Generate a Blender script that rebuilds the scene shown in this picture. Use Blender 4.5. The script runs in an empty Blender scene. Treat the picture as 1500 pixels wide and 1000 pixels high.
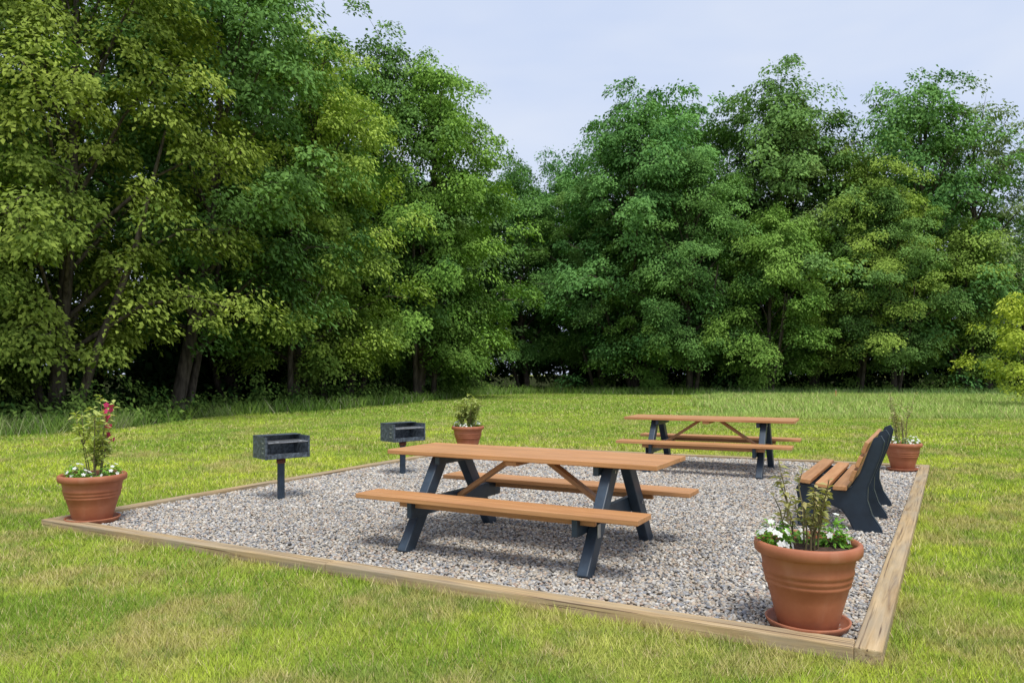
import bpy, bmesh, math, random
import numpy as np
from mathutils import Vector, Matrix, Quaternion
random.seed(7); rng=np.random.default_rng(11)
scene=bpy.context.scene
COL=scene.collection

# ------------------------------------------------------------ helpers
def link(o): COL.objects.link(o); return o
def empty(name,loc=(0,0,0),rotz=0.0,scale=1.0):
    e=bpy.data.objects.new(name,None); e.empty_display_size=.2
    e.location=loc; e.rotation_euler=(0,0,rotz); e.scale=(scale,)*3
    return link(e)
def obj(name,me,parent=None,loc=(0,0,0),rot=None):
    o=bpy.data.objects.new(name,me); link(o)
    if parent: o.parent=parent
    o.location=loc
    if rot is not None:
        o.rotation_mode='QUATERNION'; o.rotation_quaternion=rot
    return o
def npmesh(name,V,F,mat,col=None,smooth=False):
    me=bpy.data.meshes.new(name)
    V=np.asarray(V,dtype=np.float32); F=np.asarray(F,dtype=np.int32); k=F.shape[1]
    me.vertices.add(len(V)); me.vertices.foreach_set('co',V.ravel())
    me.loops.add(F.size); me.loops.foreach_set('vertex_index',F.ravel())
    me.polygons.add(len(F)); me.polygons.foreach_set('loop_start',np.arange(0,F.size,k,dtype=np.int32))
    if smooth: me.polygons.foreach_set('use_smooth',np.ones(len(F),dtype=bool))
    me.update(calc_edges=True)
    if col is not None:
        a=me.color_attributes.new('Col','FLOAT_COLOR','POINT')
        c=np.ones((len(V),4),dtype=np.float32); c[:,:3]=col
        a.data.foreach_set('color',c.ravel())
    me.materials.append(mat)
    return me
def pymesh(name,V,F,mat,smooth=False):
    me=bpy.data.meshes.new(name); me.from_pydata([tuple(v) for v in V],[],F); me.materials.append(mat)
    if smooth:
        for p in me.polygons: p.use_smooth=True
    me.update(); return me
def boxmesh(name,dims,mat,bev=.006):
    bm=bmesh.new(); bmesh.ops.create_cube(bm,size=1)
    for v in bm.verts: v.co=Vector((v.co.x*dims[0],v.co.y*dims[1],v.co.z*dims[2]))
    if bev: bmesh.ops.bevel(bm,geom=bm.edges[:],offset=bev,segments=2,affect='EDGES',profile=.5)
    me=bpy.data.meshes.new(name); bm.to_mesh(me); bm.free(); me.materials.append(mat); return me
def box(name,parent,loc,dims,mat,rot=None,bev=.006):
    return obj(name,boxmesh(name,dims,mat,bev),parent,loc,rot)
def beam(name,parent,p0,p1,w,h,mat,side=Vector((0,1,0)),bev=.006):
    p0=Vector(p0);p1=Vector(p1); x=(p1-p0).normalized(); y=(side-side.dot(x)*x).normalized(); z=x.cross(y)
    q=Matrix((x,y,z)).transposed().to_quaternion()
    return box(name,parent,(p0+p1)/2,((p1-p0).length,w,h),mat,q,bev)
def lathe(name,prof,mat,seg=48,smooth=True):
    V=[];F=[]
    for r,z in prof:
        for i in range(seg):
            a=2*math.pi*i/seg; V.append((r*math.cos(a),r*math.sin(a),z))
    for j in range(len(prof)-1):
        for i in range(seg):
            F.append((j*seg+i,j*seg+(i+1)%seg,(j+1)*seg+(i+1)%seg,(j+1)*seg+i))
    return pymesh(name,V,F,mat,smooth)
class MB:
    def __init__(s): s.V=[];s.F=[]
    def tube(s,pts,radii,seg=6):
        b=len(s.V); n=len(pts); pts=[Vector(p) for p in pts]
        for i,p in enumerate(pts):
            t=(pts[min(i+1,n-1)]-pts[max(i-1,0)]).normalized()
            a=Vector((1,0,0)) if abs(t.x)<.8 else Vector((0,1,0))
            u=t.cross(a).normalized(); w=t.cross(u)
            for k in range(seg):
                an=2*math.pi*k/seg; s.V.append(p+(u*math.cos(an)+w*math.sin(an))*radii[i])
        for i in range(n-1):
            for k in range(seg):
                s.F.append((b+i*seg+k,b+i*seg+(k+1)%seg,b+(i+1)*seg+(k+1)%seg,b+(i+1)*seg+k))
    def mesh(s,name,mat,smooth=True): return pymesh(name,s.V,s.F,mat,smooth)
def nrmz(a): return a/np.maximum(np.linalg.norm(a,axis=1,keepdims=True),1e-6)
def leafgeo(P,n,d,L,W,fold=.12,droop=.12):
    n=nrmz(n); d=nrmz(d-(d*n).sum(1,keepdims=True)*n); s=np.cross(n,d)
    L=L[:,None];W=W[:,None]
    V=np.empty((len(P),4,3),dtype=np.float32)
    V[:,0]=P; V[:,1]=P+d*L*.45+s*W*.5+n*L*fold*.5
    V[:,2]=P+d*L-np.array([0,0,1])*L*droop; V[:,3]=P+d*L*.45-s*W*.5+n*L*fold*.5
    F=np.arange(len(P)*4,dtype=np.int32).reshape(-1,4)
    return V.reshape(-1,3),F
def vnoise(x,y,seed=0):
    xi=np.floor(x).astype(np.int64); yi=np.floor(y).astype(np.int64); fx=x-xi; fy=y-yi
    fx=fx*fx*(3-2*fx); fy=fy*fy*(3-2*fy)
    def h(a,b):
        n=(a*374761393+b*668265263+seed*1274126177)&0xffffffff
        n=((n^(n>>13))*1274126177)&0xffffffff
        return ((n^(n>>16))&0xffff)/65535.0
    return (h(xi,yi)*(1-fx)+h(xi+1,yi)*fx)*(1-fy)+(h(xi,yi+1)*(1-fx)+h(xi+1,yi+1)*fx)*fy
def fbm(x,y,s,o=4,seed=0):
    r=0;a=1;t=0
    for i in range(o):
        r=r+a*vnoise(x*s+i*17.3,y*s-i*9.1,seed+i); t+=a; a*=.55; s*=2.03
    return r/t
def sstep(v,a,b): 
    t=np.clip((v-a)/(b-a),0,1); return t*t*(3-2*t)

# ------------------------------------------------------------ materials
def newmat(name):
    m=bpy.data.materials.new(name); m.use_nodes=True; nt=m.node_tree
    for n in list(nt.nodes):
        if n.type!='OUTPUT_MATERIAL' and n.type!='BSDF_PRINCIPLED': nt.nodes.remove(n)
    return m,nt,nt.nodes['Principled BSDF'],nt.nodes['Material Output']
def N(nt,t,**kw):
    n=nt.nodes.new(t)
    for k,v in kw.items(): setattr(n,k,v)
    return n
def ramp(nt,fac,stops,interp='LINEAR'):
    r=N(nt,'ShaderNodeValToRGB'); r.color_ramp.interpolation=interp
    e=r.color_ramp.elements
    while len(e)<len(stops): e.new(.5)
    for i,(p,c) in enumerate(stops):
        e[i].position=p; e[i].color=(*c,1) if len(c)==3 else c
    nt.links.new(fac,r.inputs[0]); return r.outputs[0]
def noise(nt,vec,scale,detail=4,rough=.55,dist=0):
    n=N(nt,'ShaderNodeTexNoise'); n.inputs['Scale'].default_value=scale; n.inputs['Detail'].default_value=detail
    n.inputs['Roughness'].default_value=rough; n.inputs['Distortion'].default_value=dist
    if vec is not None: nt.links.new(vec,n.inputs['Vector'])
    return n.outputs[0]
def mapping(nt,vec,scale):
    m=N(nt,'ShaderNodeMapping'); m.inputs['Scale'].default_value=scale; nt.links.new(vec,m.inputs['Vector']); return m.outputs[0]
def mix(nt,fac,a,b,mode='MIX'):
    m=N(nt,'ShaderNodeMix',data_type='RGBA',blend_type=mode)
    for sock,v in ((m.inputs[0],fac),(m.inputs[6],a),(m.inputs[7],b)):
        if hasattr(v,'is_linked'): nt.links.new(v,sock)
        elif isinstance(v,(int,float)): sock.default_value=v
        else: sock.default_value=(*v,1)
    return m.outputs[2]
def bump(nt,h,bsdf,strength=.3,dist=.01):
    b=N(nt,'ShaderNodeBump'); b.inputs['Strength'].default_value=strength; b.inputs['Distance'].default_value=dist
    nt.links.new(h,b.inputs['Height']); nt.links.new(b.outputs[0],bsdf.inputs['Normal'])

def mat_wood(name,c1,c2,c3,rough=.55,streak=(1.5,40,40),weather=0.0,bs=.25):
    m,nt,b,o=newmat(name); tc=N(nt,'ShaderNodeTexCoord').outputs['Object']
    oi=N(nt,'ShaderNodeObjectInfo')
    off=N(nt,'ShaderNodeVectorMath',operation='ADD'); nt.links.new(tc,off.inputs[0])
    sc=N(nt,'ShaderNodeMath',operation='MULTIPLY'); sc.inputs[1].default_value=37; nt.links.new(oi.outputs['Random'],sc.inputs[0])
    nt.links.new(sc.outputs[0],off.inputs[1])
    v=mapping(nt,off.outputs[0],streak)
    n1=noise(nt,v,1.0,5,.65,.6)
    c=ramp(nt,n1,[(.3,c1),(.5,c2),(.72,c3)])
    n2=noise(nt,off.outputs[0],2.2,3)
    c=mix(nt,.35,c,ramp(nt,n2,[(.3,(.72,.72,.72)),(.7,(1.15,1.12,1.08))]),'MULTIPLY')
    hs=N(nt,'ShaderNodeHueSaturation'); nt.links.new(c,hs.inputs['Color'])
    mr=N(nt,'ShaderNodeMapRange'); mr.inputs[3].default_value=.86; mr.inputs[4].default_value=1.12
    nt.links.new(oi.outputs['Random'],mr.inputs[0]); nt.links.new(mr.outputs[0],hs.inputs['Value'])
    c=hs.outputs[0]
    if weather:
        n3=noise(nt,mapping(nt,off.outputs[0],(1.2,9,9)),1,5,.6)
        c=mix(nt,ramp(nt,n3,[(.42,(0,0,0)),(.66,(weather,)*3)]),c,(.33,.29,.22))
        n4=noise(nt,mapping(nt,off.outputs[0],(.9,60,60)),1,3,.5)
        c=mix(nt,ramp(nt,n4,[(.60,(0,0,0)),(.66,(.85,)*3)]),c,(.10,.06,.035))
    nt.links.new(c,b.inputs['Base Color']); b.inputs['Roughness'].default_value=rough
    bump(nt,n1,b,bs,.004); return m
W3=((.42,.188,.072),(.52,.255,.102),(.60,.315,.142))
M_plank=mat_wood('composite_plank',*W3,.48)
M_plankY=mat_wood('composite_plank_y',*W3,.48,(40,1.5,40))
M_timber=mat_wood('treated_timber',(.22,.14,.07),(.43,.305,.155),(.56,.42,.245),.85,(1.3,26,26),.6,.8)

def mat_simple(name,c,rough=.5,metal=0,var=.2,scale=12,bs=.1,spec=.5):
    m,nt,b,o=newmat(name); tc=N(nt,'ShaderNodeTexCoord').outputs['Object']
    n=noise(nt,tc,scale,4,.6); d=tuple(x*(1-var) for x in c); l=tuple(min(1,x*(1+var)) for x in c)
    nt.links.new(ramp(nt,n,[(.3,d),(.7,l)]),b.inputs['Base Color'])
    b.inputs['Roughness'].default_value=rough; b.inputs['Metallic'].default_value=metal
    b.inputs['Specular IOR Level'].default_value=spec
    bump(nt,n,b,bs,.003); return m
M_navy=mat_simple('navy_plastic_lumber',(.028,.046,.070),.45,0,.3,9)
M_bsup=mat_simple('bench_support_plastic',(.016,.028,.044),.42,0,.25,8)
M_iron=mat_simple('grill_steel',(.085,.105,.125),.45,.2,.8,26,.15)
M_soot=mat_simple('grill_soot',(.012,.012,.013),.8,0,.3)
M_rust=mat_simple('rusty_collar',(.16,.05,.03),.7,0,.4,30)
M_ash=mat_simple('grill_ash',(.18,.17,.16),.9,0,.4,40)
M_galv=mat_simple('galvanised_bracket',(.45,.46,.47),.4,.8,.15)
M_soil=mat_simple('potting_soil',(.07,.04,.028),.95,0,.5,60,.8)
M_stem=mat_simple('plant_stem',(.16,.13,.06),.7,0,.3)
M_stake=mat_simple('stake_orange',(.5,.2,.09),.7)
def mat_bark():
    m,nt,b,o=newmat('bark'); nt.nodes.remove(b); tc=N(nt,'ShaderNodeTexCoord').outputs['Object']
    d=N(nt,'ShaderNodeBsdfDiffuse'); n=noise(nt,mapping(nt,tc,(9,9,2)),1,3)
    nt.links.new(ramp(nt,n,[(.3,(.045,.037,.03)),(.7,(.15,.125,.10))]),d.inputs['Color']); nt.links.new(d.outputs[0],o.inputs[0]); return m
M_bark=mat_bark()
def mat_terra():
    m,nt,b,o=newmat('terracotta'); tc=N(nt,'ShaderNodeTexCoord').outputs['Object']
    n=noise(nt,tc,5,6,.6); n2=noise(nt,mapping(nt,tc,(9,9,2)),1,4)
    c=ramp(nt,n,[(.3,(.34,.105,.045)),(.7,(.46,.165,.08))])
    c=mix(nt,ramp(nt,n2,[(.55,(0,0,0)),(.8,(.35,)*3)]),c,(.50,.26,.17))
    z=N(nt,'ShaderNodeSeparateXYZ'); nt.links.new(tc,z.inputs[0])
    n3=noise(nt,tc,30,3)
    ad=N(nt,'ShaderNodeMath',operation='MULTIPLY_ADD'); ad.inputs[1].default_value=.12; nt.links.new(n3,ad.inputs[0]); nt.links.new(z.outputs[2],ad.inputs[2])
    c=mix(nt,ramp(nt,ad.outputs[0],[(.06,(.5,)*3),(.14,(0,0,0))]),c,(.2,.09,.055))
    nt.links.new(c,b.inputs['Base Color']); b.inputs['Roughness'].default_value=.62
    bump(nt,n,b,.08,.003); return m
M_terra=mat_terra()
def mat_leaf(name,trans=.3,huev=.035,valv=.3,rough=.5,diffuse=False):
    m,nt,b,o=newmat(name)
    at=N(nt,'ShaderNodeAttribute',attribute_name='Col'); oi=N(nt,'ShaderNodeObjectInfo')
    hs=N(nt,'ShaderNodeHueSaturation'); nt.links.new(at.outputs['Color'],hs.inputs['Color'])
    a=N(nt,'ShaderNodeMapRange'); a.inputs[3].default_value=.5-huev*.5; a.inputs[4].default_value=.5+huev*.5
    nt.links.new(oi.outputs['Random'],a.inputs[0]); nt.links.new(a.outputs[0],hs.inputs['Hue'])
    wn=N(nt,'ShaderNodeTexWhiteNoise',noise_dimensions='1D'); nt.links.new(oi.outputs['Random'],wn.inputs['W'])
    v=N(nt,'ShaderNodeMapRange'); v.inputs[3].default_value=1-valv/2; v.inputs[4].default_value=1+valv/2
    nt.links.new(wn.outputs[0],v.inputs[0]); nt.links.new(v.outputs[0],hs.inputs['Value'])
    if diffuse:
        nt.nodes.remove(b); b=N(nt,'ShaderNodeBsdfDiffuse'); nt.links.new(hs.outputs[0],b.inputs['Color']); nt.links.new(b.outputs[0],o.inputs[0])
    else:
        nt.links.new(hs.outputs[0],b.inputs['Base Color']); b.inputs['Roughness'].default_value=rough
        b.inputs['Specular IOR Level'].default_value=.3
    if trans:
        tr=N(nt,'ShaderNodeBsdfTranslucent')
        nt.links.new(mix(nt,1.0,hs.outputs[0],(1.25,1.35,.55),'MULTIPLY'),tr.inputs['Color'])
        ms=N(nt,'ShaderNodeMixShader'); ms.inputs[0].default_value=trans
        nt.links.new(b.outputs[0],ms.inputs[1]); nt.links.new(tr.outputs[0],ms.inputs[2]); nt.links.new(ms.outputs[0],o.inputs[0])
    return m
M_leaf=mat_leaf('tree_leaves',.15,.045,.36,diffuse=True); M_far=mat_leaf('distant_leaves',0,diffuse=True); M_pleaf=mat_leaf('plant_leaves',.25,0,0)
M_petal=mat_leaf('petals',.15,0,0,.6)
def mat_grass():
    m,nt,b,o=newmat('grass_blades'); nt.nodes.remove(b)
    at=N(nt,'ShaderNodeAttribute',attribute_name='Col'); b=N(nt,'ShaderNodeBsdfDiffuse')
    nt.links.new(at.outputs['Color'],b.inputs['Color']); nt.links.new(b.outputs[0],o.inputs[0]); return m
M_grass=mat_grass()
def mat_ground():
    m,nt,b,o=newmat('lawn_ground'); g=N(nt,'ShaderNodeNewGeometry').outputs['Position']
    n1=noise(nt,g,.6,3,.6); n=noise(nt,g,40,3,.7)
    c=ramp(nt,n1,[(.36,(.19,.28,.045)),(.5,(.27,.34,.055)),(.64,(.36,.39,.09))])
    c=mix(nt,1.0,c,ramp(nt,n,[(.3,(.55,.5,.5)),(.7,(1.3,1.2,1.1))]),'MULTIPLY')
    nt.links.new(c,b.inputs['Base Color']); b.inputs['Roughness'].default_value=.95; b.inputs['Specular IOR Level'].default_value=.1
    bump(nt,n,b,.8,.03); return m
M_ground=mat_ground()
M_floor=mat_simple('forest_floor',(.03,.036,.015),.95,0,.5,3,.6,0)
def mat_gravel():
    m,nt,b,o=newmat('gravel_stones'); nt.nodes.remove(b); at=N(nt,'ShaderNodeAttribute',attribute_name='Col')
    b=N(nt,'ShaderNodeBsdfDiffuse'); nt.links.new(at.outputs['Color'],b.inputs['Color']); nt.links.new(b.outputs[0],o.inputs[0]); return m
M_gravel=mat_gravel()
M_gbed=mat_simple('gravel_bed',(.26,.225,.185),.9,0,.5,60,.8)

# ------------------------------------------------------------ ground
me=pymesh('lawn',[(-250,-60,0),(250,-60,0),(250,400,0),(-250,400,0)],[(0,1,2,3)],M_ground); obj('lawn_ground',me)
EDGE=[(-40,8),(-22,13),(-13,17.5),(-10.3,21),(-10,27),(-7,31),(-3.9,41),(-2,50),(2,54),(8,51),(20,49),(32,47),(70,43)]
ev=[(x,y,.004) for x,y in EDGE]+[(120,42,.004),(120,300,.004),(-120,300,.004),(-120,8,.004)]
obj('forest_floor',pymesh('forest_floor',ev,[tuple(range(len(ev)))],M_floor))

# pad
NL=np.array([-4.56,7.27]);NR=np.array([1.89,3.83]);FR=np.array([6.42,11.54]);FL=np.array([-.62,14.75])
PAD=[NL,NR,FR,FL]
def inset(P,t):
    out=[];n=len(P)
    for i in range(n):
        a,b,c=P[i-1],P[i],P[(i+1)%n]
        d1=(b-a)/np.linalg.norm(b-a); d2=(c-b)/np.linalg.norm(c-b)
        n1=np.array([-d1[1],d1[0]]); n2=np.array([-d2[1],d2[0]])
        A=np.array([d1,-d2]).T; s=np.linalg.solve(A,(b+n2*t)-(b+n1*t))
        out.append(b+n1*t+d1*s[0])
    return out
def inpoly(P,pts):
    ok=np.ones(len(pts),bool)
    for i in range(len(P)):
        a,b=P[i],P[(i+1)%len(P)]
        ok&=((b[0]-a[0])*(pts[:,1]-a[1])-(b[1]-a[1])*(pts[:,0]-a[0]))>0
    return ok
def paddist(p):
    d=np.full(len(p),9.)
    for i in range(4):
        a,b=PAD[i],PAD[(i+1)%4]; ab=b-a; t=np.clip(((p-a)@ab)/(ab@ab),0,1); d=np.minimum(d,np.linalg.norm(p-(a+t[:,None]*ab),axis=1))
    return d
TW=.135; INN=inset(PAD,TW-.01)
obj('gravel_bed',pymesh('gravel_bed',[(*p,.025) for p in INN],[(0,1,2,3)],M_gbed))
border=empty('timber_border')
TH=.085
mids=inset(PAD,TW/2)
def timber(a,b,i0,ext0,ext1):
    a=np.array(a);b=np.array(b);d=(b-a)/np.linalg.norm(b-a)
    a=a-d*ext0;b=b+d*ext1; L=np.linalg.norm(b-a); n=max(1,round(L/3.6))
    for k in range(n):
        p=a+(b-a)*(k/n)+d*(.005 if k else 0); q=a+(b-a)*((k+1)/n)
        jz=random.uniform(-.003,.003)
        beam(f'timber_{i0}_{k}',border,(*p,TH/2-.006+jz),(*q,TH/2-.006+random.uniform(-.002,.002)),TW,TH,M_timber,bev=.008,side=Vector((-d[1],d[0],0)))
h=TW/2
timber(mids[0],mids[1],'near',h,-h-.003)
timber(mids[1],mids[2],'right',h,h)
timber(mids[2],mids[3],'far',-h-.003,-h-.003)
timber(mids[3],mids[0],'left',h,-h-.003)

def ico(sub):
    bm=bmesh.new(); bmesh.ops.create_icosphere(bm,subdivisions=sub,radius=1)
    V=np.array([v.co[:] for v in bm.verts]); F=np.array([[v.index for v in f.verts] for f in bm.faces]); bm.free(); return V,F
pal=np.array([(.44,.415,.375),(.33,.315,.29),(.50,.47,.42),(.68,.64,.57),(.50,.435,.34),(.43,.36,.28),(.29,.30,.32),(.45,.43,.40),(.53,.44,.34),(.19,.185,.185),(.37,.37,.37),(.43,.33,.26),(.58,.53,.45)])*.96
def stones(n,y0,y1,sub,smin,smax):
    BV,BF=ico(sub); pts=[]
    while sum(map(len,pts))<n:
        p=np.column_stack([rng.uniform(-4.7,6.6,20000),rng.uniform(y0,y1,20000)]); pts.append(p[inpoly(INN,p)])
    p=np.concatenate(pts)[:n]
    s=rng.uniform(smin,smax,n)*rng.choice([.7,.85,1,1.3],n)
    S=np.stack([s*rng.uniform(.9,1.35,n),s*rng.uniform(.7,1,n),s*rng.uniform(.45,.75,n)],1)
    V=BV[None]*(1+rng.normal(0,.09,(n,len(BV),1)))*S[:,None]
    a=rng.uniform(0,6.28,n);t=rng.normal(0,.45,n)
    ca,sa,ct,st=np.cos(a),np.sin(a),np.cos(t),np.sin(t)
    x=V[:,:,0]*ct[:,None]+V[:,:,2]*st[:,None]; z=-V[:,:,0]*st[:,None]+V[:,:,2]*ct[:,None]; y=V[:,:,1]
    X=x*ca[:,None]-y*sa[:,None]+p[:,0:1]; Y=x*sa[:,None]+y*ca[:,None]+p[:,1:2]
    lump=.012*fbm(p[:,0],p[:,1],1.6,3,5)
    Z=z+(.026+lump+rng.uniform(0,.012,n))[:,None]
    VV=np.stack([X,Y,Z],2).reshape(-1,3)
    FF=(BF[None]+(np.arange(n)*len(BV))[:,None,None]).reshape(-1,3)
    pt=(.84+.32*fbm(p[:,0],p[:,1],.9,3,9))[:,None]
    c=pal[rng.integers(0,len(pal),n)]*rng.uniform(.87,1.1,(n,1))*pt; c=np.repeat(c,len(BV),0)
    c*=rng.uniform(.92,1.08,(len(c),1))
    return VV,FF,c
# inner pad area is roughly: 1.6 m2 below y=5, 5 m2 for 5-6.4 ...
def cnt(y0,y1,dens):
    p=np.column_stack([rng.uniform(-4.7,6.6,40000),rng.uniform(y0,y1,40000)]); return int(inpoly(INN,p).mean()*11.3*(y1-y0)*dens)
parts=[stones(cnt(3.8,5.6,3300),3.8,5.6,2,.009,.0140),stones(cnt(5.6,8,2700),5.6,8,1,.010,.0155),stones(cnt(8,10.5,2000),8,10.5,1,.012,.018),stones(cnt(10.5,15,1400),10.5,15,1,.014,.021)]
off=0;VV=[];FF=[];CC=[]
for v,f,c in parts: VV.append(v);FF.append(f+off);CC.append(c);off+=len(v)
obj('gravel',npmesh('gravel',np.concatenate(VV),np.concatenate(FF),M_gravel,np.concatenate(CC),True))

# ------------------------------------------------------------ grass
EP=np.array(EDGE)
def edge_y(x): return np.interp(x,EP[:,0],EP[:,1])
OUT=inset(PAD,-.01)
def lerp3(a,b,t): return np.array(a)*(1-t[:,None])+np.array(b)*t[:,None]
def blades(y0,y1,dens,w,h):
    A=(y1-y0)*(y0+y1)/2*1.5+3*(y1-y0); n=int(A*dens)
    y=np.sqrt(rng.uniform(y0**2,y1**2,n)); x=rng.uniform(-1,1,n)*(.75*y+1.2)
    p=np.column_stack([x,y]); k=(~inpoly(OUT,p))&(y<edge_y(x)+.6); p=p[k]; n=len(p)
    X,Y=p[:,0],p[:,1]
    clump=fbm(X,Y,3.5,3,21)
    hh=h*rng.uniform(.45,1.25,n)*(.55+.9*clump)
    pd=paddist(p); hh*=np.where(pd<.12,1.35,1)
    tall=(Y>24)&(X>.27*Y-.5+np.sin(Y*.7)*.8)
    hh=np.where(tall,hh*3.2,hh)
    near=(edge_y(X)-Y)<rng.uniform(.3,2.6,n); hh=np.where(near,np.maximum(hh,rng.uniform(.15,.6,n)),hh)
    a=rng.uniform(0,6.28,n); ln=rng.uniform(.2,1.1,n)*hh; la=rng.uniform(0,6.28,n)
    ww=w*rng.uniform(.6,1.3,n)
    V=np.zeros((n,3,3)); V[:,0,0]=X-np.cos(a)*ww/2; V[:,0,1]=Y-np.sin(a)*ww/2
    V[:,1,0]=X+np.cos(a)*ww/2; V[:,1,1]=Y+np.sin(a)*ww/2
    V[:,2,0]=X+np.cos(la)*ln; V[:,2,1]=Y+np.sin(la)*ln; V[:,2,2]=hh
    n1=fbm(X,Y,.42,4,1); n2=fbm(X,Y,1.5,4,2); n3=fbm(X,Y,7,3,3); n4=fbm(X,Y,3.1,3,33)
    c=lerp3((.27,.41,.055),(.44,.57,.07),sstep(n1,.36,.52)); c=c*(1-sstep(n1,.52,.66)[:,None])+np.array((.64,.74,.085))*sstep(n1,.52,.66)[:,None]
    dry=sstep(n2+.12*np.exp(-pd/.5),.49,.68)*.85; c=c*(1-dry[:,None])+np.array((.58,.49,.20))*dry[:,None]
    dk=(1-sstep(n3,.34,.52))*.6; c=c*(1-dk[:,None])+np.array((.18,.32,.05))*dk[:,None]
    lm=sstep(n4,.56,.72)*.45; c=c*(1-lm[:,None])+np.array((.60,.72,.10))*lm[:,None]
    far=sstep(Y,12,30)*.6; c=c*(1-far[:,None])+np.array((.31,.48,.08))*far[:,None]
    c[tall]=c[tall]*.5+np.array((.42,.57,.18))*.5
    b=rng.uniform(.75,1.22,(n,1)); c*=b
    st=rng.random(n)<.12; c[st]=np.array((.66,.56,.29))*b[st]
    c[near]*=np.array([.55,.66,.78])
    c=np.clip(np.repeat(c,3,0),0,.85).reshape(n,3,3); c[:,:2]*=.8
    return V.reshape(-1,3),c.reshape(-1,3)
GV=[];GC=[]
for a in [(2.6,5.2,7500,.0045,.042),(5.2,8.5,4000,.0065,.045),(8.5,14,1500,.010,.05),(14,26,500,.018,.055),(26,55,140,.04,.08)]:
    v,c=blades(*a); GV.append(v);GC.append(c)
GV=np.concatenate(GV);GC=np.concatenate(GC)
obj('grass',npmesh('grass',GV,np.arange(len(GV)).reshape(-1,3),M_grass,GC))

# ------------------------------------------------------------ picnic tables
def picnic_table(loc,rot):
    e=empty('picnic_table',loc,rot)
    L=2.44; ztop=.79; n=5; pw=.145; gap=.006
    for i in range(n):
        y=(i-(n-1)/2)*(pw+gap); box(f'top_plank_{i+1}',e,(random.uniform(-.003,.003),y,ztop-.02),(L,pw,.04),M_plank)
    for s,nm in ((-1,'front'),(1,'back')):
        for j in range(2):
            box(f'seat_{nm}_{j+1}',e,(0,s*(.575+j*(pw+gap)),.445),(L,pw,.04),M_plank)
        box(f'seat_beam_{nm}',e,(0,s*.655,.395),(1.72,.04,.058),M_plank)
    for sx in (-1,1):
        x=sx*.79; o=-sx
        for sy in (-1,1):
            beam(f'leg_{sx}_{sy}',e,(x,sy*.70,-.01),(x,sy*.16,.748),.085,.12,M_navy,side=Vector((1,0,0)),bev=.008)
        box(f'crossbeam_{sx}',e,(x+o*.066,0,.355),(.045,1.46,.135),M_navy)
        box(f'cleat_{sx}',e,(x+o*.066,0,.712),(.045,.66,.072),M_navy)
        box(f'bracket_{sx}',e,(x-o*.046,-.535,.31),(.006,.05,.10),M_galv,bev=.001)
        for sy in (-1,1):
            box(f'bolt_{sx}_{sy}',e,(x-o*.046,sy*.44,.37),(.01,.02,.02),M_galv,bev=.003)
            box(f'bolt_top_{sx}_{sy}',e,(x-o*.046,sy*.2,.70),(.01,.02,.02),M_galv,bev=.003)
        beam(f'brace_{sx}',e,(sx*.15,0,.742),(sx*.71,0,.37),.085,.04,M_plank)
    box('centre_cleat',e,(0,0,.73),(.10,.70,.038),M_plank)
    return e
picnic_table((.155,6.34,.035),math.radians(-28.5))
picnic_table((2.97,11.25,.035),math.radians(-25.5))

# ------------------------------------------------------------ park bench
def park_bench(loc,rot):
    e=empty('park_bench',loc,rot)
    prof=[(-.29,0),(-.15,0),(-.14,.10),(-.09,.19),(.0,.235),(.09,.20),(.15,.11),(.20,0),(.44,0),(.42,.06),(.35,.17),(.31,.30),(.315,.42),(.375,.58),(.43,.74),(.45,.84),(.42,.895),(.36,.87),(.31,.74),(.25,.56),(.18,.42),(.12,.385),(-.05,.39),(-.22,.425),(-.28,.42),(-.31,.37),(-.285,.25),(-.30,.10)]
    for k,y in enumerate((-.80,0.0,.80)):
        bm=bmesh.new(); vs=[bm.verts.new((p[0],-.045,p[1])) for p in prof]; f=bm.faces.new(vs)
        r=bmesh.ops.extrude_face_region(bm,geom=[f]); bmesh.ops.translate(bm,vec=(0,.09,0),verts=[g for g in r['geom'] if isinstance(g,bmesh.types.BMVert)])
        bmesh.ops.recalc_face_normals(bm,faces=bm.faces[:])
        ed=[x for x in bm.edges if abs(x.verts[0].co.y-x.verts[1].co.y)<1e-4]
        bmesh.ops.bevel(bm,geom=ed,offset=.014,segments=2,affect='EDGES')
        me=bpy.data.meshes.new('support'); bm.to_mesh(me); bm.free(); me.materials.append(M_bsup)
        obj(f'support_{k+1}',me,e,(0,y,0))
    qy=lambda a: Quaternion((0,1,0),a)
    for i,(x,z,a) in enumerate([(-.225,.455,.10),(-.065,.425,.06),(.085,.41,.0)]):
        box(f'seat_slat_{i+1}',e,(x,0,z),(.118,1.86,.04),M_plankY,qy(a))
    for i,(x,z) in enumerate([(.195,.53),(.245,.66),(.295,.79)]):
        box(f'back_slat_{i+1}',e,(x,0,z),(.036,1.86,.105),M_plankY,qy(math.radians(21)))
    return e
park_bench((3.38,7.72,.03),math.radians(-29.5))

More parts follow.
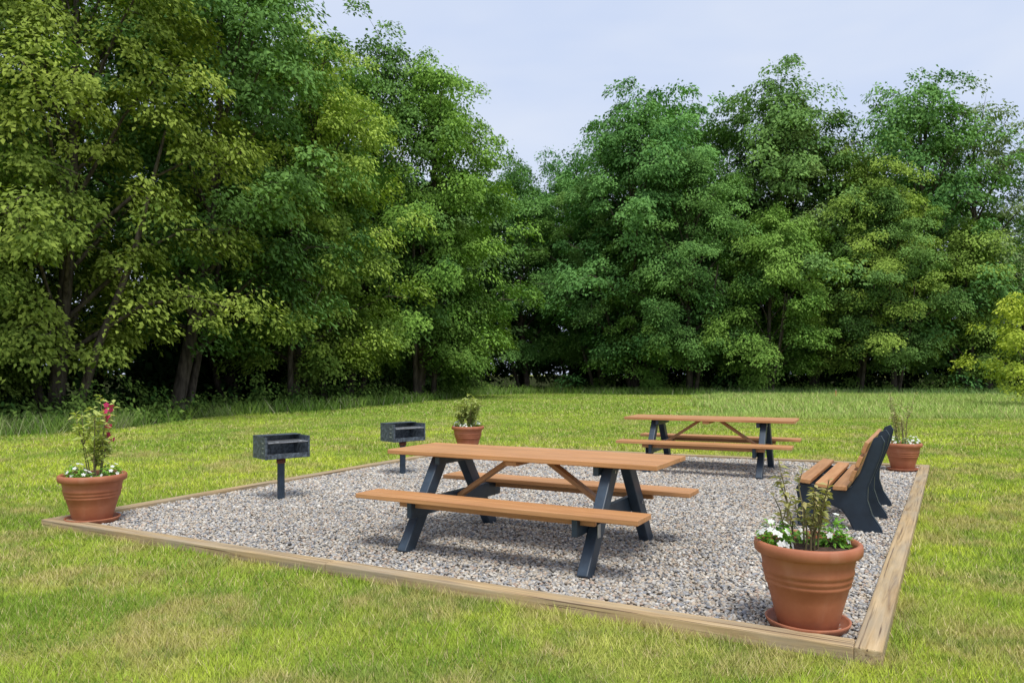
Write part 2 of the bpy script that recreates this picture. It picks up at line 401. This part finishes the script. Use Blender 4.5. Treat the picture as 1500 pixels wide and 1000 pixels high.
# ------------------------------------------------------------ grills
def grill(loc,rot):
    e=empty('charcoal_grill',loc,rot)
    mb=MB(); mb.tube([(0,0,-.02),(0,0,.50)],[.042,.042],20); obj('post',mb.mesh('post',M_navy),e)
    mb=MB(); mb.tube([(0,0,.43),(0,0,.435),(0,0,.49),(0,0,.495)],[.04,.052,.052,.04],20); obj('collar',mb.mesh('collar',M_rust),e)
    W=.50;D=.36;H=.25;z0=.50
    box('floor',e,(0,0,z0+.004),(W,D,.008),M_soot,bev=.001)
    box('ash',e,(0,.02,z0+.016),(W*.8,D*.7,.014),M_ash,bev=.006)
    box('back',e,(0,D/2,z0+H/2),(W,.007,H),M_iron,bev=.001)
    for s in (-1,1):
        box(f'side_{s}',e,(s*W/2,0,z0+H/2),(.007,D+.012,H),M_iron,bev=.001)
        box(f'side_flange_{s}',e,(s*(W/2+.008),-D/2,z0+H/2),(.022,.006,H),M_iron,bev=.001)
        for j in range(3):
            box(f'slot_{s}_{j}',e,(s*(W/2+.004),-.08,z0+.07+j*.055),(.004,.045,.012),M_galv,bev=.001)
    box('front_lip',e,(0,-D/2,z0+.03),(W-.02,.006,.055),M_iron,bev=.001)
    mb=MB()
    zg=z0+.19
    for i in range(15):
        x=-W/2+.03+i*(W-.06)/14; mb.tube([(x,-D/2-.01,zg),(x,D/2-.02,zg)],[.0045]*2,6)
    for y in (-D/2-.01,D/2-.02,0): mb.tube([(-W/2+.01,y,zg-.006),(W/2-.01,y,zg-.006)],[.006]*2,6)
    for s in (-1,1):
        x=s*.14; mb.tube([(x-.03,-D/2,zg),(x-.03,-D/2-.09,zg+.01),(x+.03,-D/2-.09,zg+.01),(x+.03,-D/2,zg)],[.005]*4,6)
    obj('grate',mb.mesh('grate',M_galv),e)
    box('top_shelf',e,(0,D/2-.07,z0+H+.004),(W+.02,.16,.007),M_iron,bev=.001)
    return e
grill((-2.67,8.68,.02),math.radians(42)); grill((-1.57,10.78,.02),math.radians(42))

# ------------------------------------------------------------ potted plants
def potted(loc,scale,zs,seed,H,nst,lean=.25,leafc=((.10,.20,.03),(.25,.33,.07)),pink=0,white=(),spread=.05,lsize=.05,dens=14,ss=1.0):
    R=random.Random(seed); rg=np.random.default_rng(seed)
    e=empty('potted_plant',loc,R.uniform(-.1,.1),scale); e.scale=(scale,scale,zs)
    prof=[(.165,.02),(.172,.03),(.21,.16),(.233,.235),(.241,.24),(.243,.252),(.239,.262),(.247,.268),(.252,.282),(.248,.295),(.255,.30),(.26,.315),(.256,.33),(.267,.385),(.272,.392),(.292,.396),(.302,.405),(.305,.43),(.302,.452),(.290,.46),(.276,.458),(.268,.44),(.262,.39)]
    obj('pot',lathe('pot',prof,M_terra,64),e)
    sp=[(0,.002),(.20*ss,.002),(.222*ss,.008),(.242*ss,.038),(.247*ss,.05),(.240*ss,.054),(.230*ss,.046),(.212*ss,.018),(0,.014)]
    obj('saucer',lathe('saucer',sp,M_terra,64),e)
    V=[(0,0,.418)];F=[];sg=40;rings=6
    for j in range(1,rings+1):
        for i in range(sg):
            a=2*math.pi*i/sg; r=.268*j/rings; V.append((r*math.cos(a),r*math.sin(a),.415+R.uniform(-.01,.012)))
    for i in range(sg): F.append((0,1+i,1+(i+1)%sg))
    for j in range(rings-1):
        for i in range(sg): a=1+j*sg;F.append((a+i,a+sg+i,a+sg+(i+1)%sg,a+(i+1)%sg))
    obj('soil',pymesh('soil',V,F,M_soil,True),e)
    mb=MB();LP=[];LN=[];LD=[];LL=[];LC=[]
    tips=[]
    c0,c1=np.array(leafc[0]),np.array(leafc[1])
    def leaf(p,d,l,c):
        LP.append(p);LD.append(d);LN.append((R.gauss(0,.4),R.gauss(0,.4),1));LL.append(l);LC.append(c)
    for s in range(nst):
        a=R.uniform(0,6.28); b=Vector((math.cos(a),math.sin(a),0))*R.uniform(.01,spread); b.z=.41
        h=H*R.uniform(.5,.95) if s else H; d=Vector((math.cos(a),math.sin(a),0))*R.uniform(.3,1)*lean*h
        pts=[b+Vector((0,0,h*t))+d*(t**1.3)+Vector((R.gauss(0,.008),R.gauss(0,.008),0)) for t in (0,.25,.5,.75,1)]
        mb.tube(pts,[.006,.0055,.005,.004,.002],5); tips.append(pts[-1])
        branches=[pts]
        for q in range(2):
            k=R.choice([1,2,3]); aa=R.uniform(0,6.28); l=h*R.uniform(.2,.4)
            pp=[pts[k],pts[k]+Vector((math.cos(aa)*.3,math.sin(aa)*.3,.6))*l,pts[k]+Vector((math.cos(aa)*.4,math.sin(aa)*.4,1.1))*l]
            mb.tube(pp,[.004,.003,.0015],5); branches.append(pp)
        for bp in branches:
            nb=int(dens*(1 if bp is pts else .5))
            for k in range(nb):
                t=R.uniform(.25,1)**.8*(len(bp)-1); i=min(int(t),len(bp)-2); p=bp[i].lerp(bp[i+1],t-i)
                an=R.uniform(0,6.28); f=t/(len(bp)-1)
                leaf(p,(math.cos(an),math.sin(an),R.uniform(0,.9)),lsize*R.uniform(.6,1.3),c0+(c1-c0)*min(1,max(0,f*.8+R.uniform(-.2,.3))))
    FP=[];FN=[];FC=[];FS=[]
    for ang,dist,rad,cnt_,mh,nf in white:
        cx=math.cos(ang)*dist;cy=math.sin(ang)*dist
        for k in range(cnt_*7):
            v=Vector((R.gauss(0,1),R.gauss(0,1),abs(R.gauss(0,1)))).normalized()*R.uniform(.4,1)
            p=(cx+v.x*rad,cy+v.y*rad,.42+v.z*mh)
            leaf(p,(v.x,v.y,R.uniform(-.2,.6)),.042*R.uniform(.7,1.3),np.array((.18,.37,.05))*R.uniform(.7,1.5))
        for k in range(nf):
            v=Vector((R.gauss(0,1),R.gauss(0,1),abs(R.gauss(0,1))*1.2)).normalized()
            FP.append((cx+v.x*rad*1.05,cy+v.y*rad*1.05,.435+v.z*mh*1.08));FN.append((v.x,v.y,v.z+.3));FC.append((.8,.8,.78));FS.append(.022)
    for k in range(pink):
        t=tips[k%min(2,len(tips))]; FP.append((t.x+R.gauss(0,.022),t.y+R.gauss(0,.02),t.z-R.uniform(-.04,.14)));FN.append((R.gauss(0,1),R.gauss(0,1),R.gauss(0,.6)));FC.append((.62,.05,.17));FS.append(.03)
    obj('stems',mb.mesh('stems',M_stem),e)
    LL=np.array(LL); V,F=leafgeo(np.array(LP),np.array(LN),np.array(LD),LL,LL*.45)
    obj('leaves',npmesh('leaves',V,F,M_pleaf,np.repeat(np.array(LC),4,0)),e)
    P=[];Nn=[];Dd=[];Ls=[];Cc=[]
    for p,n,c,s in zip(FP,FN,FC,FS):
        n=Vector(n).normalized(); u=n.cross(Vector((.3,.2,1))).normalized(); w=n.cross(u)
        for k in range(5):
            a=k*1.2566; d=u*math.cos(a)+w*math.sin(a); P.append(p);Nn.append(n);Dd.append(d);Ls.append(s);Cc.append(c)
    Ls=np.array(Ls)
    V,F=leafgeo(np.array(P),np.array([tuple(x) for x in Nn]),np.array([tuple(x) for x in Dd]),Ls,Ls*.9,0,0)
    obj('flowers',npmesh('flowers',V,F,M_petal,np.repeat(np.array(Cc),4,0)),e)
    return e
potted((1.70,4.32,.035),.965,1.09,3,.48,11,.42,leafc=((.20,.28,.06),(.50,.42,.18)),white=((3.1,.19,.10,34,.14,34),(.35,.18,.09,34,.15,9),(1.6,.17,.06,10,.07,3)),spread=.13,lsize=.052,dens=14,ss=.98)
potted((-4.11,7.36,.035),1.0,1.03,5,.68,9,.34,leafc=((.26,.35,.08),(.58,.62,.18)),pink=18,white=((2.9,.18,.10,26,.12,16),(.0,.18,.10,24,.12,14),(4.5,.15,.1,12,.08,6)),spread=.1,lsize=.075,dens=26)
potted((-.83,14.1,.035),1.0,1.0,8,.58,18,.5,leafc=((.26,.35,.10),(.52,.56,.19)),white=((2.9,.17,.12,24,.12,26),(.0,.17,.12,24,.12,26),(4.5,.15,.12,14,.09,16)),spread=.14,lsize=.085,dens=28)
potted((5.80,11.15,.035),.87,.92,9,.85,9,.3,leafc=((.22,.24,.08),(.44,.40,.18)),white=((2.9,.17,.12,26,.13,32),(.0,.17,.12,26,.13,32),(4.5,.15,.1,14,.10,18)),spread=.1,lsize=.06,dens=13)

st=empty('survey_stake',(17.9,41.5,0)); box('post',st,(0,0,.25),(.05,.03,.5),M_stake,bev=.005); box('tip',st,(0,0,.53),(.045,.025,.06),M_galv,bev=.01)

# ------------------------------------------------------------ trees
def clusters_to_leaves(rg,C,O,rc,m,Ls,pal0,pal1,cl=None,flat=.26):
    K=len(C); n=K*m
    idx=np.repeat(np.arange(K),m)
    a=rg.uniform(0,6.283,n); r=np.sqrt(rg.uniform(0,1,n)); R_=rc[idx]
    o=O[idx]
    hx=np.cos(a)*r; hy=np.sin(a)*r
    P=C[idx]+np.stack([hx*R_,hy*R_,rg.normal(0,flat,n)*R_-.38*R_*r*r],1)
    out=hx*o[:,0]+hy*o[:,1]
    P[:,2]-=np.clip(out,0,1)*R_*.35
    nn=np.stack([o[:,0]*.45+hx*.35,o[:,1]*.45+hy*.35,np.full(n,.75)],1)+rg.normal(0,.42,(n,3))
    dd=np.stack([hx+o[:,0]*.6,hy+o[:,1]*.6,np.full(n,-.35)],1)+rg.normal(0,.5,(n,3))
    L=Ls*rg.uniform(.65,1.3,n); V,F=leafgeo(P,nn,dd,L,L*rg.uniform(.45,.7,n))
    if cl is None: cl=rg.uniform(0,1,K)
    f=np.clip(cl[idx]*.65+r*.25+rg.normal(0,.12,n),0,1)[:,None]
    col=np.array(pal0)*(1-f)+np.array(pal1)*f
    return V,F,np.repeat(col,4,0)
def prof(t): return min(1,(t+.14)/.38)**.65*max(0,(1-t**2.6))**.62+.04
def make_tree(seed,H,R,base,nl=32,cpl=11,m=150,Ls=.20,p0=(.035,.085,.018),p1=(.12,.20,.035),crad=.15,mat=None,spread=.13,fork=0):
    rg=np.random.default_rng(seed); rd=random.Random(seed)
    mb=MB(); bend=Vector((rd.uniform(-1,1),rd.uniform(-1,1),0))*.07*H
    tr=lambda t: Vector((bend.x*math.sin(t*2.5),bend.y*math.sin(t*2.1),H*t))
    ts=[0,.03,.15,.3,.45,.6,.75,.9]; r0=H*.014
    mb.tube([tr(t) for t in ts],[r0*(1.35 if t==0 else 1)*(1-.93*t) for t in ts],10)
    for q in range(fork):
        a=rd.uniform(0,6.28); o=Vector((math.cos(a),math.sin(a),0)); b=o*rd.uniform(.2,.6)
        mb.tube([b,b+o*R*.12+Vector((0,0,H*.12)),b+o*R*.32+Vector((0,0,H*.28)),b+o*R*.5+Vector((0,0,H*.5))],[r0*.6,r0*.5,r0*.38,r0*.15],8)
    C=[];O=[];rc=[];cl=[]
    for i in range(nl):
        t=(i+rd.uniform(0,1))/nl; z=base+(H-base)*t*.97
        a=i*2.39996+rd.uniform(-.5,.5)
        r=R*prof(t)*rd.uniform(.58,1.22)
        o=Vector((math.cos(a),math.sin(a),0)); st_t=max(.1,(z/H)*.8-rd.uniform(.02,.12)); s=tr(min(st_t,.88))
        e=tr(min(z/H,.95))+o*r; e.z=z+rd.uniform(-.3,.3)-(rd.uniform(0,1.6) if t<.12 else 0)*(1 if base>1.5 else 0)
        mid=s.lerp(e,.5)+Vector((0,0,.10*r+.3)); mid2=s.lerp(e,.8)+Vector((0,0,.10*r+.15))
        rr=r0*(1-.9*st_t)*.42
        mb.tube([s,mid,mid2,e],[rr,rr*.6,rr*.35,rr*.12],6)
        c=rd.uniform(0,1)
        for k in range(cpl):
            u=.35+.68*((k+rd.random())/cpl)**.8
            p=(s.lerp(mid,u/.5) if u<.5 else mid.lerp(mid2,(u-.5)/.3) if u<.8 else mid2.lerp(e,(u-.8)/.2))
            w=R*spread
            q=p+Vector((rd.gauss(0,w),rd.gauss(0,w),rd.gauss(0,w*.6)))
            C.append(q[:]);O.append(o[:2]);rc.append(R*crad*rd.uniform(.55,1.3));cl.append(min(1,max(0,c*.7+rd.uniform(0,.4)+.15*(t-.5))))
            if k%3==0: mb.tube([p,p.lerp(q,.6)+Vector((0,0,.1)),q],[rr*.2,rr*.12,rr*.05],4)
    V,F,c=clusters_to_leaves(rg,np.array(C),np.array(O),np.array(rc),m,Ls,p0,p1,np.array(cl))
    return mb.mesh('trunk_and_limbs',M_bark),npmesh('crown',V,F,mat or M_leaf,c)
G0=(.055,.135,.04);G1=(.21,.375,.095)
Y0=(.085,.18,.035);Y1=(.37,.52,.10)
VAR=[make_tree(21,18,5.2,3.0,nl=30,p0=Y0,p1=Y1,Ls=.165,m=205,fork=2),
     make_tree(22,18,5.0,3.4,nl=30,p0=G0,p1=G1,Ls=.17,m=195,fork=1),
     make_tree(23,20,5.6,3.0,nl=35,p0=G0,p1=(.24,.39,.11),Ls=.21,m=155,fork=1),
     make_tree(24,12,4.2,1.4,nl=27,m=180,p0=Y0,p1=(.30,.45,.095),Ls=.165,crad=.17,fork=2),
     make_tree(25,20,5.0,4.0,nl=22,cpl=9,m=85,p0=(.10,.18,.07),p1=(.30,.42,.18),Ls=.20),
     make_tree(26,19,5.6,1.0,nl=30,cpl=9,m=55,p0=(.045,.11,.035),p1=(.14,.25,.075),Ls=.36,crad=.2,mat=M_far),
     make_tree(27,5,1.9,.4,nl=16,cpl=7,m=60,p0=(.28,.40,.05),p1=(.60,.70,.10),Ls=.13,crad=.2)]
VH=[18,18,20,12,20,19,5]
def tree(v,x,y,H,rs=1.0,rot=None,parent=None,name='broadleaf_tree'):
    s=H/VH[v]; par=parent
    if parent is None: e=empty(name,(x,y,0),rot if rot is not None else random.uniform(0,6.28)); e.scale=(s*rs,s*rs,s); par=e
    for nm,me in zip(('trunk_and_limbs','crown'),VAR[v]):
        o=obj(nm,me,par)
        if parent is not None: o.location=(x,y,0); o.rotation_euler=(0,0,random.uniform(0,6.28)); o.scale=(s*rs,s*rs,s)
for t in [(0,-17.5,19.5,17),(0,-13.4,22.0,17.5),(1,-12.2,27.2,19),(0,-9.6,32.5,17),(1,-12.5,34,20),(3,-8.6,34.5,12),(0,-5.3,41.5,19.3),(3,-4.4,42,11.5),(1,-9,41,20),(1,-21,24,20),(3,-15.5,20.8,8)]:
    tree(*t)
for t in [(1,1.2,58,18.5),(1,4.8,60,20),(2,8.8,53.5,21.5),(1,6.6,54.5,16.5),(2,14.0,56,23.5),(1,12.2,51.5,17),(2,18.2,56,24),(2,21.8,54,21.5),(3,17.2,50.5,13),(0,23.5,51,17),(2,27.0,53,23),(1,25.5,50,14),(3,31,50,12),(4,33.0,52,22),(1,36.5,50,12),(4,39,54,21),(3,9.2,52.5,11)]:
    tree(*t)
tree(6,21.3,31,5.0,1.0,name='young_tree')
mass=empty('distant_tree_mass')
for i in range(15):
    x=-14+i*5; tree(5,x,random.uniform(64,72),random.uniform(16,19) if -4<x<7 else random.uniform(18.5,21.5) if x<38 else random.uniform(13,15),1.2,parent=mass)
for i in range(9):
    tree(5,-32+i*3.4+random.uniform(-.5,.5),32+i*3.0+random.uniform(-1,1),random.uniform(16,18.5),1.2,parent=mass)
rg=np.random.default_rng(5)
P=[Vector((x,y)) for x,y in EDGE]
def band(name,per,o0,o1,hf,r0,r1,m,Ls,pa,pb,reps=2):
    C=[];O=[];rc=[];cl=[]
    for i in range(0,len(P)-1):
        a,b=P[i],P[i+1]; L=(b-a).length; d=(b-a)/L; nrm=Vector((-d.y,d.x))
        for k in range(int(L*per)):
            s=rg.uniform(0,L); off=rg.uniform(o0,o1); hmax=hf(off,s,i)
            for q in range(reps):
                p=a+d*s+nrm*off; z=rg.uniform(.06,1)*hmax
                C.append((p.x+rg.normal(0,.2),p.y+rg.normal(0,.2),z));O.append((-nrm.x,-nrm.y));rc.append(rg.uniform(r0,r1));cl.append(rg.uniform(0,.8))
    V,F,c=clusters_to_leaves(rg,np.array(C),np.array(O),np.array(rc),m,Ls,pa,pb,np.array(cl),.4)
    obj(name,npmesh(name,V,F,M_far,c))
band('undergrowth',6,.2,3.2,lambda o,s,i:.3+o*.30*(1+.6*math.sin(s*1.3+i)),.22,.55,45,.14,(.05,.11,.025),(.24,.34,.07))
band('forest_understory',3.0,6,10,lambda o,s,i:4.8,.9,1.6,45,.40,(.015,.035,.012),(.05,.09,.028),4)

# ------------------------------------------------------------ camera, light
cam=bpy.data.cameras.new('camera'); co=obj('camera',cam); co.location=(0,0,1.5); co.rotation_euler=(math.radians(90),0,0)
cam.sensor_width=36; cam.lens=26.4; cam.shift_y=.03; cam.clip_end=1500; scene.camera=co
sv=Vector((.16,-.50,1.0)).normalized(); el=math.asin(sv.z); az=math.atan2(sv.x,sv.y)
s=bpy.data.lights.new('sun','SUN'); s.energy=3.0; s.angle=math.radians(18); s.color=(1,.965,.90)
so=obj('sun',s); so.rotation_mode='QUATERNION'; so.rotation_quaternion=sv.to_track_quat('Z','Y'); so.location=(0,0,40)
w=bpy.data.worlds.new('World'); scene.world=w; w.use_nodes=True; nt=w.node_tree
bg=nt.nodes['Background']; sky=nt.nodes.new('ShaderNodeTexSky'); sky.sky_type='NISHITA'; sky.sun_disc=False
sky.sun_elevation=el; sky.sun_rotation=az; sky.air_density=1.0; sky.dust_density=3.5; sky.ozone_density=1.5
tc=nt.nodes.new('ShaderNodeTexCoord')
cl_=noise(nt,mapping(nt,tc.outputs['Generated'],(1,1,2.6)),2.0,4,.55,.3)
haze=ramp(nt,cl_,[(.36,(.63,.73,.95)),(.74,(.82,.87,.97))])
hz=mix(nt,1.0,haze,(7.7,7.7,7.7),'MULTIPLY')
nt.links.new(mix(nt,.85,sky.outputs[0],hz),bg.inputs[0]); bg.inputs[1].default_value=.138
scene.view_settings.view_transform='Standard'; scene.view_settings.look='None'; scene.view_settings.exposure=0
